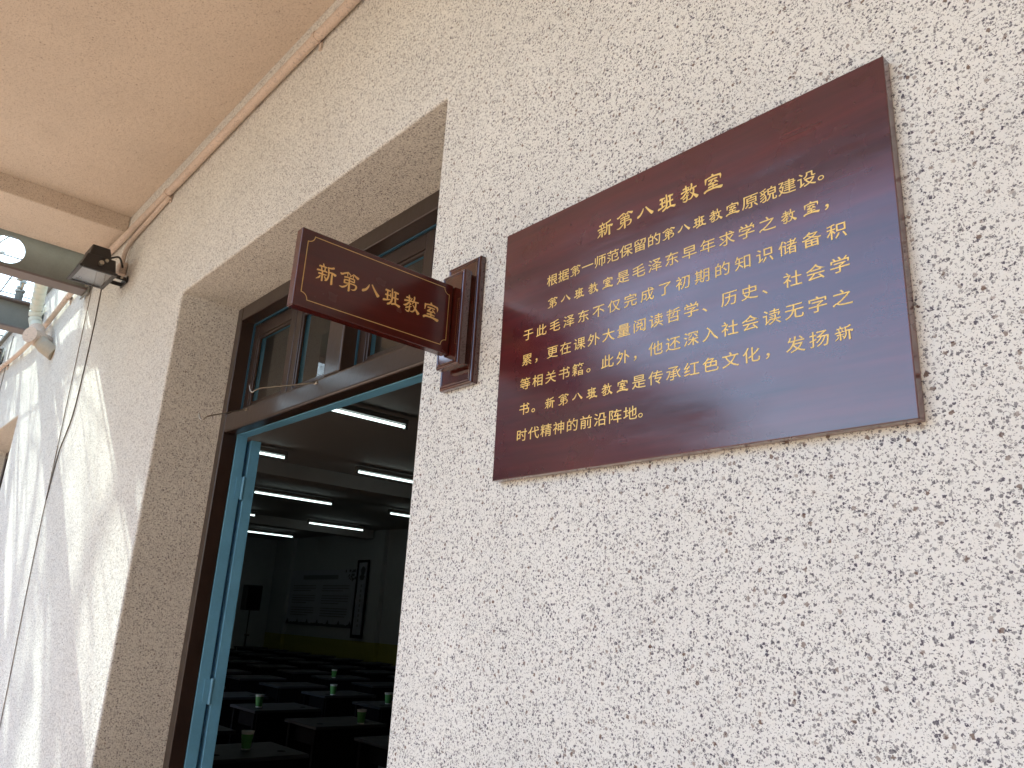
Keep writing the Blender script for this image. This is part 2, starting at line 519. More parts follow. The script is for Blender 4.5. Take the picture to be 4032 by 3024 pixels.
t = empty("hanging_scroll", (-17.02, PY, 1.12))
tag(t, "tall narrow black framed scroll hanging beside the notice board", "scroll")
bx("panel", (-17.24, -16.84, PY - .045, PY - .036, 1.16, 2.90), POSTER, t)
for dm in ((-17.30, -17.24, 1.12, 2.94), (-16.84, -16.78, 1.12, 2.94), (-17.239, -16.841, 1.12, 1.20), (-17.239, -16.841, 2.88, 2.94)):
    bx("frame_bar", (dm[0], dm[1], PY - .06, PY - .035, dm[2], dm[3]), DESK, t)
for (cx, cz, rx, rz) in ((-17.03, 2.68, .10, .11), (-17.05, 2.53, .11, .07)):
    b = bmesh.new()
    v = [b.verts.new((cx + rx * math.cos(a) * (1 + .15 * math.sin(5 * a)), PY - .047, cz + rz * math.sin(a))) for a in [k * math.pi / 9 for k in range(18)]]
    b.faces.new(v); obj("ink_motif", b, INK, t)
for i in range(9):
    z = 2.33 - i * .115
    b = bmesh.new(); box(b, -17.07, -17.01, PY - .048, PY - .0455, z - .03, z + .03)
    obj("ink_mark", b, INKL, t)

# loudspeaker on stand
t = empty("loudspeaker", (-20.0, 7.92, 1.62))
tag(t, "black loudspeaker cabinet raised on a stand at the classroom's far end", "speaker")
bx("cabinet", (-20.30, -20.0, 7.72, 8.13, 1.62, 2.25), BLACKP, t, bevel=.02)
bx("grille", (-19.999, -19.985, 7.74, 8.11, 1.65, 2.22), DESK, t)
t = empty("speaker_stand", (-20.15, 7.92, 0))
tag(t, "thin black tripod stand holding up the loudspeaker", "stand")
b = bmesh.new(); tube(b, [(-20.15, 7.92, .25), (-20.15, 7.92, 1.0)], .024, 8); obj("lower_pole", b, BLACKP, t)
b = bmesh.new(); tube(b, [(-20.15, 7.92, 1.0), (-20.15, 7.92, 1.619)], .016, 8); obj("upper_pole", b, BLACKP, t)
b = bmesh.new(); tube(b, [(-20.15, 7.88, 1.02), (-20.15, 8.0, 1.02)], .022, 8); obj("clamp_knob", b, BLACKP, t)
for a in (0, 2.09, 4.19):
    b = bmesh.new(); tube(b, [(-20.15, 7.92, .75), (-20.15 + .5 * math.cos(a), 7.92 + .5 * math.sin(a), .012)], .012, 6); obj("leg", b, BLACKP, t)

# ---------------------------------------------------------------- door frame with transom window and open blue leaf
def doorway(X0, X1, ZT, label, first):
    W = X1 - X0; xm = (X0 + X1) / 2
    t = empty("door_frame", (xm, .3, 0))
    tag(t, label, "door frame", "doorways in the speckled wall")
    y0, y1, y2 = .287, .358, .412
    jw = .060
    bx("jamb", (X0 + .001, X0 + jw, y0, y1, 0.001, ZT - .002), BROWN, t, bevel=.006, seg=3)
    bx("jamb", (X1 - jw, X1 - .001, y0, y1, 0.001, ZT - .002), BROWN, t, bevel=.006, seg=3)
    bx("head_rail", (X0 + jw + .001, X1 - jw - .001, y0, y1, ZT - .076, ZT - .002), BROWN, t, bevel=.006, seg=3)
    bx("transom_bar", (X0 + jw + .001, X1 - jw - .001, y0 - .002, y1, 2.407, 2.500), BROWN, t, bevel=.012, seg=4)
    bx("mullion", (xm - .062, xm + .062, y0 + .004, y1, 2.501, ZT - .078), BROWN, t, bevel=.006, seg=3)
    # blue inner lining
    bx("blue_lining", (X0 + .001, X0 + jw + .001, y1 + .001, y2, 0.001, 2.46), BLUE, t, bevel=.003)
    bx("blue_lining", (X1 - jw - .001, X1 - .001, y1 + .001, y2, 0.001, 2.46), BLUE, t, bevel=.003)
    bx("blue_lining", (X0 + jw + .002, X1 - jw - .002, y1 + .001, y2, 2.408, 2.46), BLUE, t, bevel=.003)
    # thin blue paint line round each half light
    for a, b_ in ((X0 + jw, xm - .062), (xm + .062, X1 - jw)):
        z0, z1 = 2.500, ZT - .077
        for dm in ((a - .002, a + .003, z0, z1), (b_ - .003, b_ + .002, z0, z1), (a + .004, b_ - .004, z1 - .004, z1 + .003)):
            bx("paint_line", (dm[0], dm[1], y1 - .0045, y1 + .004, dm[2], dm[3]), BLUEL, t)
        mid = (a + b_) / 2
        for si, (s0, s1) in enumerate(((a + .007, mid - .003), (mid + .003, b_ - .007))):
            zz0, zz1 = z0 + .004, z1 - .010
            sw = .052
            ajar = 0.0
            if first and a < xm and si == 1: ajar = 0.0
            piv = Vector((s1 if si == 1 else s0, y1, 0))
            def rotv(bmx):
                if ajar:
                    bmesh.ops.rotate(bmx, verts=bmx.verts, cent=piv, matrix=Matrix.Rotation(ajar, 3, 'Z'))
                return bmx
            b = bmesh.new()
            box(b, s0, s0 + sw, y1 + .002, y1 + .026, zz0, zz1)
            box(b, s1 - sw, s1, y1 + .002, y1 + .026, zz0, zz1)
            box(b, s0 + sw, s1 - sw, y1 + .0025, y1 + .0255, zz1 - .065, zz1)
            box(b, s0 + sw, s1 - sw, y1 + .0025, y1 + .0255, zz0, zz0 + .045)
            sash = obj("sash", rotv(b), BROWN, t, bevel=.003)
            b = bmesh.new()
            g0, g1, gz0, gz1 = s0 + sw, s1 - sw, zz0 + .045, zz1 - .065
            bw = .014
            box(b, g0, g0 + bw, y1 + .006, y1 + .020, gz0, gz1)
            box(b, g1 - bw, g1, y1 + .006, y1 + .020, gz0, gz1)
            box(b, g0 + bw, g1 - bw, y1 + .0065, y1 + .0195, gz1 - bw, gz1)
            box(b, g0 + bw, g1 - bw, y1 + .0065, y1 + .0195, gz0, gz0 + bw)
            obj("glazing_bead", rotv(b), BROWN, sash, bevel=.003)
            b = bmesh.new()
            box(b, s0 + .002, s0 + sw, y1 + .0275, y1 + .047, zz0, zz1)
            box(b, s1 - sw, s1 - .002, y1 + .0275, y1 + .047, zz0, zz1)
            box(b, s0 + sw, s1 - sw, y1 + .028, y1 + .0465, zz1 - .065, zz1)
            box(b, s0 + sw, s1 - sw, y1 + .028, y1 + .0465, zz0, zz0 + .045)
            obj("blue_inner_sash", rotv(b), BLUE, sash, bevel=.002)
            b = bmesh.new()
            tlt = .6 * (random.random() - .5) * .004
            vv = [b.verts.new(p) for p in ((g0 + .004, y1 + .0215, gz0 + .004), (g1 - .004, y1 + .0215 + tlt, gz0 + .004), (g1 - .004, y1 + .0215 + tlt, gz1 - .004), (g0 + .004, y1 + .0215, gz1 - .004))]
            b.faces.new(vv)
            obj("pane", rotv(b), PANE, sash)
    # open door leaf folded back against the inner wall face, hinge edge towards the opening
    lx1 = X0 + jw + .003
    leaf = bx("door_leaf", (lx1 - .95, lx1, .432, .482, .01, 2.398), BLUE, t, bevel=.002)
    for hz in (2.16, 1.25, .35):
        b = bmesh.new(); tube(b, [(lx1 + .001, .422, hz - .055), (lx1 + .001, .422, hz - .018)], .0075, 10)
        tube(b, [(lx1 + .001, .422, hz - .0175), (lx1 + .001, .422, hz + .018)], .0075, 10)
        tube(b, [(lx1 + .001, .422, hz + .0185), (lx1 + .001, .422, hz + .055)], .0075, 10)
        box(b, lx1 + .0005, lx1 + .0025, .430, .462, hz - .05, hz + .05)
        box(b, lx1 - .0005, lx1 + .0022, .388, .4135, hz - .05, hz + .05)
        obj("hinge", b, BLUE, leaf, smooth=False)
    rx0, rx1 = X1 - jw - .003, X1 - jw + .947
    bx("door_leaf", (rx0, rx1, .432, .482, .01, 2.398), BLUE, t, bevel=.002)
    if first:
        for (bx_, ex, ez, ln) in ((-2.785, -2.870, 2.425, .20), (-3.440, -3.400, 2.400, .19)):
            b = bmesh.new()
            p0 = Vector((bx_, .283, 2.482)); p1 = Vector((ex, .283 - ln, ez))
            d = (p1 - p0)
            side = Vector((-.012, -.012, 0))
            P = [p0 + d * s for s in (0, .25, .5, .75, .93)] + [p1 + Vector((-.004, -.004, -.008)), p1 + Vector((-.012, -.010, -.014)), p1 + Vector((-.020, -.016, -.006)), p1 + Vector((-.026, -.020, .016))]
            tube(b, smooth_path(P, 4), .0028, 8)
            hk = obj("window_stay_hook", b, CHROME, t, smooth=True)
            b = bmesh.new(); tube(b, [p0 + Vector((-.012, .004, 0)), p0 + Vector((.012, .004, 0))], .007, 10)
            obj("screw_eye", b, CHROME, hk)
        rr = random.Random(5)
    return t
doorway(OX0, OX1, Z1, "brown painted door frame with transom windows and blue door leaf folded open", True)
doorway(P2X0, P2X1, Z2, "far doorway at the left picture edge, mostly hidden by its reveal", False)

GLYPHS = {
 '新': ([-0.393, 2.2986], '-218,401,-212,372,-207,343,-201,313,-187,305,-162,312,-141,330,-136,349,-149,374,-162,399,-175,425,-185,430,-201,425,-214,414;-364,230,-331,236,-298,242,-265,248,-233,252,-199,255,-165,255,-132,256,-102,256,-77,257,-55,259,-35,260,-13,261,-1,268,7,286,7,304,-2,312,-23,314,-43,315,-65,317,-90,318,-120,317,-154,316,-189,314,-223,313,-256,314,-288,314,-320,316,-352,317,-372,302,-384,272,-381,242;-295,246,-284,194,-273,143,-262,91,-252,83,-232,86,-215,99,-209,113,-220,165,-231,217,-242,269,-252,277,-272,273,-289,261;-120,275,-119,222,-118,168,-117,115,-108,105,-89,105,-70,114,-63,129,-65,182,-68,235,-71,288,-79,297,-96,297,-113,288;-448,23,-417,28,-386,34,-356,39,-326,42,-295,43,-261,42,-227,42,-192,43,-158,49,-126,56,-98,63,-75,66,-56,65,-37,61,-17,56,4,51,18,56,31,74,35,94,27,106,8,112,-13,118,-36,124,-64,127,-95,124,-126,118,-156,112,-184,109,-213,109,-246,110,-279,112,-314,113,-347,112,-378,111,-409,110,-439,108,-459,93,-469,63,-465,34;-370,-112,-334,-109,-297,-104,-262,-101,-230,-98,-201,-97,-174,-98,-146,-98,-118,-97,-89,-94,-61,-90,-34,-85,-6,-81,4,-73,10,-56,7,-41,-2,-35,-29,-37,-56,-39,-82,-41,-108,-41,-133,-40,-158,-37,-186,-34,-217,-32,-251,-32,-286,-32,-323,-32,-358,-32,-377,-45,-388,-74,-386,-101;-237,72,-235,20,-233,-32,-231,-84,-229,-139,-228,-197,-227,-259,-226,-321,-225,-383,-212,-398,-183,-398,-154,-384,-142,-362,-145,-301,-148,-239,-152,-178,-156,-120,-160,-65,-164,-13,-169,38,-173,90,-184,101,-206,100,-228,89;-301,-150,-316,-172,-328,-193,-340,-209,-353,-224,-373,-246,-401,-274,-433,-304,-464,-334,-468,-343,-465,-355,-457,-362,-448,-361,-411,-340,-374,-319,-337,-297,-305,-269,-283,-238,-272,-208,-267,-184,-262,-161,-263,-149,-276,-142,-291,-142;-99,-159,-90,-176,-81,-193,-72,-209,-62,-224,-52,-236,-42,-245,-32,-253,-22,-261,-12,-263,1,-255,11,-243,11,-232,4,-220,-2,-209,-8,-197,-16,-185,-26,-172,-37,-158,-50,-143,-61,-128,-72,-126,-87,-134,-99,-147;29,319,36,269,45,219,52,170,57,120,61,68,64,15,64,-36,59,-83,47,-129,29,-177,10,-218,-5,-247,-10,-255,-12,-259,-27,-268,-46,-279,-58,-292,-59,-314,-51,-332,-36,-335,-20,-333,1,-332,35,-318,65,-286,89,-244,109,-193,126,-136,138,-79,142,-22,142,35,137,92,130,146,120,197,106,246,92,293,77,340,68,348,50,344,34,333;77,271,110,273,144,276,178,279,212,285,245,293,275,304,301,314,327,323,346,347,346,384,330,412,304,416,278,401,254,387,231,374,207,364,180,355,148,347,115,339,81,332,67,320,61,298,64,278;122,82,161,82,200,83,237,82,270,76,300,63,330,45,361,25,394,5,425,12,455,48,469,90,456,116,419,125,380,135,340,145,297,151,254,153,212,150,172,146,133,143,118,133,109,112,110,91;216,61,216,12,216,-37,216,-88,216,-144,217,-206,218,-274,220,-343,221,-411,238,-430,274,-429,311,-411,325,-384,320,-317,315,-249,310,-182,306,-121,303,-66,300,-16,298,32,296,81,283,96,255,96,227,82'),
 '第': ([-0.3375, 2.2991], '-469,269,-459,254,-448,236,-425,218,-386,214,-344,230,-306,254,-270,280,-235,303,-199,324,-163,346,-125,368,-88,390,-77,405,-79,427,-90,443,-106,444,-145,425,-183,406,-221,388,-260,369,-299,349,-337,328,-368,313,-385,305,-389,303,-398,302,-415,308,-435,313,-448,312,-464,299,-473,281;-114,399,-98,390,-83,381,-67,373,-51,363,-33,352,-16,340,3,328,21,315,32,316,44,327,52,341,50,351,32,365,15,378,-2,392,-19,404,-35,415,-51,426,-66,435,-81,445,-95,444,-110,429,-118,411;-139,359,-132,317,-125,276,-118,234,-112,229,-101,230,-91,235,-87,243,-87,287,-87,331,-88,375,-96,384,-115,382,-132,372;33,246,56,263,79,280,103,298,125,318,145,338,163,358,179,378,196,398,199,409,192,421,179,426,168,422,150,404,132,386,114,369,96,353,76,337,54,320,31,302,9,285,2,271,7,255,19,244;168,391,190,374,211,356,234,338,261,318,291,297,324,274,358,251,391,229,424,236,457,271,473,314,461,341,420,352,379,363,340,374,305,385,275,396,248,407,222,418,195,429,184,428,172,416,165,401;154,332,156,294,157,255,159,217,165,210,177,210,190,215,196,225,199,264,202,303,206,343,198,353,180,353,162,345;-243,124,-205,133,-169,142,-133,150,-95,156,-52,158,-5,159,42,158,87,156,128,155,167,152,205,149,245,147,259,154,270,174,271,194,262,204,223,207,184,211,145,214,103,217,58,219,9,221,-39,221,-85,220,-127,217,-166,212,-203,206,-240,201,-258,186,-265,158,-259,133;223,173,223,125,223,77,222,30,232,18,254,19,276,30,285,46,282,92,278,139,275,186,267,195,249,195,230,186;-230,19,-175,24,-121,30,-67,34,-11,36,49,33,113,27,179,21,244,14,259,22,270,41,271,62,262,71,197,78,131,84,65,90,2,93,-58,91,-114,87,-168,81,-222,76,-236,66,-243,46,-241,27;-265,43,-267,-10,-268,-63,-269,-116,-257,-131,-228,-131,-199,-117,-187,-96,-191,-45,-195,7,-199,59,-209,71,-233,71,-256,60;-232,-132,-182,-125,-131,-118,-81,-111,-34,-105,8,-98,46,-92,83,-86,121,-84,168,-84,219,-85,265,-90,299,-98,315,-111,321,-124,323,-138,323,-152,322,-168,319,-189,313,-211,305,-228,295,-242,279,-257,258,-271,238,-283,216,-292,189,-298,159,-303,128,-309,124,-312,121,-318,121,-325,124,-328,152,-333,180,-340,211,-344,244,-342,277,-332,310,-316,341,-294,369,-267,391,-233,407,-196,416,-158,416,-123,407,-94,389,-69,363,-51,329,-38,286,-31,234,-27,181,-26,132,-27,89,-30,50,-36,11,-43,-30,-49,-76,-54,-125,-59,-176,-65,-226,-70,-241,-81,-248,-103,-245,-124;-39,159,-37,103,-35,50,-33,-7,-32,-74,-31,-154,-31,-243,-31,-336,-31,-427,-15,-445,22,-445,57,-427,72,-401,65,-312,58,-220,51,-132,45,-53,40,13,35,69,30,122,25,177,15,188,-8,187,-30,175;-73,-127,-104,-154,-134,-180,-162,-204,-190,-225,-220,-246,-251,-266,-280,-282,-307,-294,-335,-302,-371,-306,-410,-309,-450,-312,-457,-315,-462,-324,-463,-333,-458,-337,-424,-349,-389,-363,-349,-374,-305,-374,-260,-360,-219,-338,-182,-312,-147,-284,-116,-253,-90,-219,-66,-186,-43,-154,-39,-142,-47,-129,-61,-122'),
 '八': ([-0.2815, 2.2999], '-128,205,-144,175,-158,145,-173,118,-191,89,-216,54,-244,16,-273,-19,-299,-44,-324,-60,-355,-74,-393,-90,-432,-108,-455,-140,-453,-185,-430,-220,-396,-223,-359,-203,-320,-183,-275,-157,-230,-120,-193,-74,-162,-26,-136,22,-117,66,-104,105,-98,141,-96,172,-92,203,-95,211,-107,216,-120,213;4,220,30,178,57,136,83,93,111,50,140,7,170,-36,201,-79,229,-119,256,-157,282,-192,307,-226,331,-260,370,-264,421,-232,455,-184,453,-145,419,-120,385,-95,352,-69,319,-40,284,-7,249,30,214,69,180,107,148,145,117,183,86,222,55,261,40,264,20,254,5,236'),
 '班': ([-0.2256, 2.2997], '-367,212,-337,215,-307,218,-277,221,-248,223,-218,223,-189,223,-159,223,-129,222,-110,232,-96,257,-95,281,-107,293,-137,296,-166,298,-196,301,-226,304,-255,306,-285,309,-313,312,-342,315,-369,299,-386,263,-386,227;-291,226,-291,169,-292,110,-292,52,-290,-1,-285,-50,-278,-93,-271,-134,-263,-176,-251,-186,-227,-183,-203,-170,-195,-152,-199,-110,-203,-68,-207,-25,-210,21,-211,72,-212,128,-213,187,-213,245,-225,258,-252,258,-279,245;-363,-5,-333,-3,-303,-2,-273,0,-243,2,-212,5,-182,8,-153,11,-123,14,-109,23,-100,43,-101,62,-112,70,-141,71,-170,71,-198,71,-227,72,-255,74,-283,76,-312,79,-341,81,-364,68,-379,38,-379,8;-441,-290,-407,-280,-372,-271,-334,-260,-290,-246,-241,-228,-188,-207,-133,-186,-80,-165,-68,-153,-66,-133,-73,-116,-87,-113,-141,-128,-196,-144,-248,-158,-294,-169,-331,-173,-364,-174,-397,-173,-432,-174,-460,-195,-474,-238,-467,-276;-129,134,-124,114,-119,94,-115,75,-111,56,-107,36,-103,13,-100,-10,-96,-34,-93,-39,-84,-39,-75,-35,-72,-29,-66,-4,-61,22,-56,48,-55,74,-59,98,-66,119,-73,139,-81,158,-91,164,-109,159,-125,148;-62,390,-57,327,-50,264,-45,202,-41,137,-38,66,-36,-8,-37,-78,-44,-137,-58,-182,-76,-221,-98,-254,-118,-279,-136,-296,-158,-309,-190,-324,-223,-342,-240,-365,-238,-397,-221,-422,-195,-423,-164,-409,-128,-394,-86,-372,-46,-336,-14,-294,13,-246,35,-192,50,-130,55,-61,54,15,49,91,43,162,35,228,25,290,15,352,5,413,-7,423,-31,420,-54,407;81,236,108,238,135,241,160,243,185,243,211,240,238,235,267,229,296,223,320,232,339,261,345,291,332,307,303,311,273,316,242,321,212,324,182,326,154,327,128,328,102,328,78,314,62,281,63,249;124,251,125,180,127,108,128,36,132,-32,138,-97,145,-159,154,-219,161,-279,174,-291,202,-289,228,-275,238,-256,234,-194,229,-133,225,-71,222,-7,220,60,218,131,216,202,214,274,200,289,169,289,137,273;60,-37,95,-36,130,-34,165,-33,198,-32,230,-32,259,-31,288,-31,317,-31,337,-19,348,7,347,33,332,43,303,40,273,38,244,36,214,35,182,35,148,37,114,39,81,41,60,30,46,2,46,-25;16,-368,61,-353,106,-337,147,-324,181,-317,209,-319,236,-327,264,-338,293,-349,320,-360,346,-371,371,-382,397,-393,430,-384,461,-346,474,-304,459,-279,430,-274,401,-268,371,-263,341,-258,310,-252,277,-244,239,-238,195,-237,148,-243,100,-254,54,-266,9,-276,-12,-297,-19,-331,-7,-361'),
 '教': ([-0.171, 2.2996], '-320,228,-291,232,-262,236,-233,240,-203,244,-171,249,-138,255,-104,261,-70,267,-60,273,-53,286,-54,299,-61,304,-93,307,-126,310,-158,313,-189,315,-218,316,-247,316,-275,316,-303,316,-326,302,-340,270,-338,240;-214,397,-213,362,-212,326,-211,291,-209,257,-206,224,-201,192,-195,160,-190,128,-177,117,-150,119,-125,133,-116,152,-118,185,-119,218,-122,251,-125,284,-131,317,-137,351,-145,384,-152,417,-162,427,-185,424,-206,412;-402,47,-363,59,-326,71,-289,81,-252,90,-215,95,-177,97,-136,99,-90,103,-38,108,17,113,74,119,130,124,183,129,236,133,290,138,343,142,362,154,373,179,371,203,356,213,303,208,249,204,196,200,141,195,85,189,28,183,-27,177,-77,173,-121,170,-162,169,-202,168,-243,165,-285,161,-324,155,-363,149,-401,144,-424,124,-434,88,-425,57;-28,298,-49,263,-69,228,-89,195,-113,162,-141,127,-172,91,-205,56,-237,24,-269,-6,-301,-34,-328,-56,-348,-71,-363,-82,-383,-92,-411,-103,-440,-115,-452,-123,-458,-140,-455,-155,-445,-161,-419,-164,-391,-170,-354,-170,-311,-156,-271,-129,-236,-95,-204,-60,-174,-24,-143,14,-113,55,-83,97,-57,138,-36,177,-18,215,-2,251,14,287,13,298,0,306,-16,306;-127,-10,-108,-16,-90,-20,-82,-22,-84,-6,-83,-4,-99,-21,-122,-43,-144,-64,-148,-72,-145,-83,-136,-89,-127,-87,-101,-71,-73,-55,-46,-36,-24,-6,-35,29,-58,38,-79,42,-96,46,-113,41,-128,23,-134,2;-157,-84,-153,-116,-148,-147,-145,-178,-145,-211,-150,-251,-158,-295,-169,-332,-176,-349,-173,-345,-176,-347,-193,-350,-216,-352,-240,-351,-270,-345,-303,-336,-336,-327,-342,-328,-348,-334,-351,-342,-349,-346,-325,-366,-301,-388,-275,-407,-246,-421,-215,-428,-181,-429,-138,-415,-99,-378,-83,-332,-79,-285,-80,-238,-83,-196,-88,-160,-97,-127,-106,-97,-114,-67,-122,-61,-138,-64,-152,-73;-297,-277,-260,-258,-223,-238,-187,-218,-151,-200,-117,-182,-84,-165,-50,-149,-16,-132,-7,-122,-7,-106,-14,-94,-26,-92,-61,-105,-95,-117,-131,-129,-167,-143,-205,-157,-243,-173,-282,-189,-320,-204,-336,-224,-335,-253,-320,-275;71,391,74,366,78,343,80,321,79,296,75,263,67,223,59,182,50,146,40,114,29,84,16,52,4,20,4,13,11,8,21,8,27,13,49,42,72,71,94,102,114,139,130,181,144,225,154,269,160,309,161,344,157,372,151,395,146,418,132,429,105,425,80,409;169,133,172,100,175,68,177,37,177,5,174,-31,169,-68,163,-106,154,-140,143,-174,129,-207,114,-237,100,-261,87,-278,74,-291,61,-302,48,-310,32,-316,10,-320,-17,-323,-44,-327,-56,-333,-63,-348,-64,-362,-56,-369,-31,-373,-5,-379,24,-382,58,-377,90,-364,119,-346,146,-322,170,-293,191,-260,210,-222,226,-182,239,-142,248,-101,254,-59,258,-17,260,23,258,60,254,94,249,126,244,158,231,169,204,166,179,152;39,-31,65,-60,90,-89,116,-118,142,-149,170,-181,198,-215,226,-249,251,-282,272,-314,292,-346,311,-377,331,-409,369,-414,421,-385,458,-339,457,-302,426,-279,396,-257,365,-234,332,-210,297,-184,261,-157,226,-130,192,-103,160,-77,130,-52,101,-27,71,-2,61,-1,48,-9,39,-22'),
 '室': ([-0.1153, 2.3002], '-82,387,-73,354,-64,320,-55,287,-33,277,4,288,36,314,43,340,26,369,9,398,-8,427,-24,435,-52,426,-76,407;-402,274,-402,258,-402,246,-404,236,-403,214,-401,174,-397,121,-393,62,-389,6,-384,0,-372,-1,-359,4,-353,12,-341,71,-328,133,-316,190,-311,236,-314,268,-323,287,-334,295,-343,304,-356,310,-378,304,-397,289;-357,211,-301,225,-245,240,-191,252,-138,262,-87,267,-36,268,14,268,67,264,124,258,183,248,244,237,305,226,330,236,350,264,356,294,343,310,281,319,219,329,156,337,95,343,37,344,-18,343,-73,339,-129,333,-187,324,-244,313,-301,301,-356,290,-376,273,-384,244,-377,218;284,272,294,247,303,223,312,201,319,178,324,152,329,121,333,87,337,53,339,50,345,49,352,52,355,56,367,92,379,128,390,165,395,202,390,235,381,264,369,288,359,312,342,320,314,311,290,292;-218,110,-170,114,-123,118,-76,121,-28,123,22,123,74,122,127,121,181,120,198,128,210,149,212,170,201,180,149,184,96,189,43,193,-9,195,-60,194,-109,191,-156,187,-203,184,-223,172,-235,146,-234,120;-58,150,-81,122,-103,93,-124,68,-143,48,-162,35,-182,24,-205,13,-230,-1,-244,-22,-239,-50,-220,-69,-196,-67,-174,-53,-150,-38,-123,-19,-96,5,-70,33,-47,64,-25,93,-4,122,-1,140,-16,155,-39,159;-228,-76,-197,-77,-166,-79,-132,-80,-94,-80,-50,-78,-2,-73,47,-69,95,-64,112,-55,122,-34,121,-13,108,-5,61,-5,13,-6,-33,-7,-73,-6,-107,-4,-137,0,-167,4,-198,8,-222,-3,-239,-32,-243,-61;45,57,60,37,74,17,90,-3,111,-21,138,-37,168,-51,200,-64,232,-77,239,-77,248,-70,254,-61,253,-55,232,-30,211,-5,191,18,170,39,149,55,128,68,106,80,84,93,71,94,55,83,44,68;-223,-233,-180,-226,-139,-219,-97,-212,-51,-209,2,-209,62,-213,124,-218,186,-222,203,-214,216,-194,219,-173,209,-162,148,-155,86,-148,25,-141,-32,-137,-83,-138,-129,-141,-170,-145,-212,-149,-235,-164,-246,-194,-242,-223;-53,-38,-48,-128,-43,-218,-39,-307,-26,-320,1,-318,28,-305,39,-287,34,-197,30,-107,25,-17,13,-4,-15,-6,-42,-19;-380,-421,-357,-402,-342,-386,-333,-377,-312,-368,-268,-360,-208,-353,-143,-350,-81,-348,-27,-348,24,-349,73,-353,126,-362,183,-375,243,-394,306,-415,369,-435,410,-421,446,-375,459,-324,438,-297,369,-289,300,-281,231,-273,165,-267,105,-264,49,-264,-4,-264,-60,-265,-121,-264,-188,-264,-252,-265,-309,-270,-358,-283,-397,-302,-420,-318,-441,-328,-459,-361,-447,-400,-416,-426'),
}
# ---------------------------------------------------------------- lettering
def glyph_polys(ch):
    c, s = GLYPHS[ch]
    return c, [[(float(a.split(',')[0]) / 2e4, float(a.split(',')[1]) / 2e4) if False else a for a in st.split(',')] for st in s.split(';')]
def strokes_of(ch):
    c, s = GLYPHS[ch]
    out = []
    for st in s.split(';'):
        v = [int(a) / 2e4 for a in st.split(',')]
        out.append(list(zip(v[0::2], v[1::2])))
    return out

_cache = {}
def font_glyph(ch):
    """outline of one character from Blender's built-in font as (verts, faces) centred on its em box"""
    if ch in _cache: return _cache[ch]
    cu = bpy.data.curves.new("glyph_curve", 'FONT')
    cu.body = ch; cu.size = 1.0; cu.resolution_u = 3; cu.offset = .003
    o = bpy.data.objects.new("glyph_tmp", cu); col.objects.link(o)
    bpy.context.view_layer.update()
    dg = bpy.context.evaluated_depsgraph_get()
    me = bpy.data.meshes.new_from_object(o.evaluated_get(dg))
    vs = [(v.co.x, v.co.y) for v in me.vertices]
    fs = [tuple(p.vertices) for p in me.polygons]
    bpy.data.objects.remove(o); bpy.data.curves.remove(cu); bpy.data.meshes.remove(me)
    _cache[ch] = (vs, fs)
    return _cache[ch]
hv, _ = font_glyph('国')
fx0, fx1 = min(v[0] for v in hv), max(v[0] for v in hv)
fz0, fz1 = min(v[1] for v in hv), max(v[1] for v in hv)
FCX, FCZ, FW, FH = (fx0 + fx1) / 2, (fz0 + fz1) / 2, fx1 - fx0, fz1 - fz0

def put_char(bm, ch, place, w, h):
    """place(u, v, lift) -> 3D point; u right, v up, in metres from the cell centre"""
    if ch in GLYPHS:
        for i, st in enumerate(strokes_of(ch)):
            vs = [bm.verts.new(place(a * w / .047, b * h / .0445, .00030 + i * .00004)) for a, b in st]
            n = (len(vs) - 6) // 2                       # left edge, end cap, right edge reversed, start cap
            Lf, Rt = vs[:n], vs[n + 3:2 * n + 3][::-1]
            for k in range(n - 1): bm.faces.new((Lf[k], Lf[k + 1], Rt[k + 1], Rt[k]))
            bm.faces.new([Lf[-1]] + vs[n:n + 3] + [Rt[-1]])
            bm.faces.new([Rt[0]] + vs[2 * n + 3:] + [Lf[0]])
    else:
        vs, fs = font_glyph(ch)
        nv = []
        for (a, b) in vs:
            u = (a - FCX) / FW; v = (b - FCZ) / FH
            # clerical habit: strokes swell and sweep towards the lower right
            v2 = v - .05 * max(0, u) * max(0, -v) * 2
            nv.append(bm.verts.new(place(u * w, v2 * h, .0004)))
        for f in fs:
            try: bm.faces.new([nv[i] for i in f])
            except ValueError: pass

# big text board on the wall
BX0, BX1, BZ0, BZ1 = -1.2874, -.4059, 1.8942, 2.4785
t = empty("text_board", (-.85, 0, BZ0))
tag(t, "large dark red lacquered wooden board with gold Chinese text on the wall", "sign board")
face = bx("board_panel", (BX0, BX1, -.0237, -.0015, BZ0, BZ1), BOARD, t, bevel=.0016, seg=2)
FY = -.0237
lines = [("新第八班教室", -.977, -.718, 2.385, .0415, .0365),
         ("根据第一师范保留的第八班教室原貌建设。", -1.127, -.542, 2.3165, .0285, .0245),
         ("第八班教室是毛泽东早年求学之教室，", -1.123, -.537, 2.2625, .0285, .0245),
         ("于此毛泽东不仅完成了初期的知识储备积", -1.195, -.499, 2.2075, .0285, .0245),
         ("累，更在课外大量阅读哲学、历史、社会学", -1.195, -.498, 2.1498, .0285, .0245),
         ("等相关书籍。此外，他还深入社会读无字之", -1.197, -.498, 2.0955, .0285, .0245),
         ("书。新第八班教室是传承红色文化，发扬新", -1.196, -.499, 2.0397, .0285, .0245),
         ("时代精神的前沿阵地。", -1.200, -.906, 1.9830, .0285, .0245)]
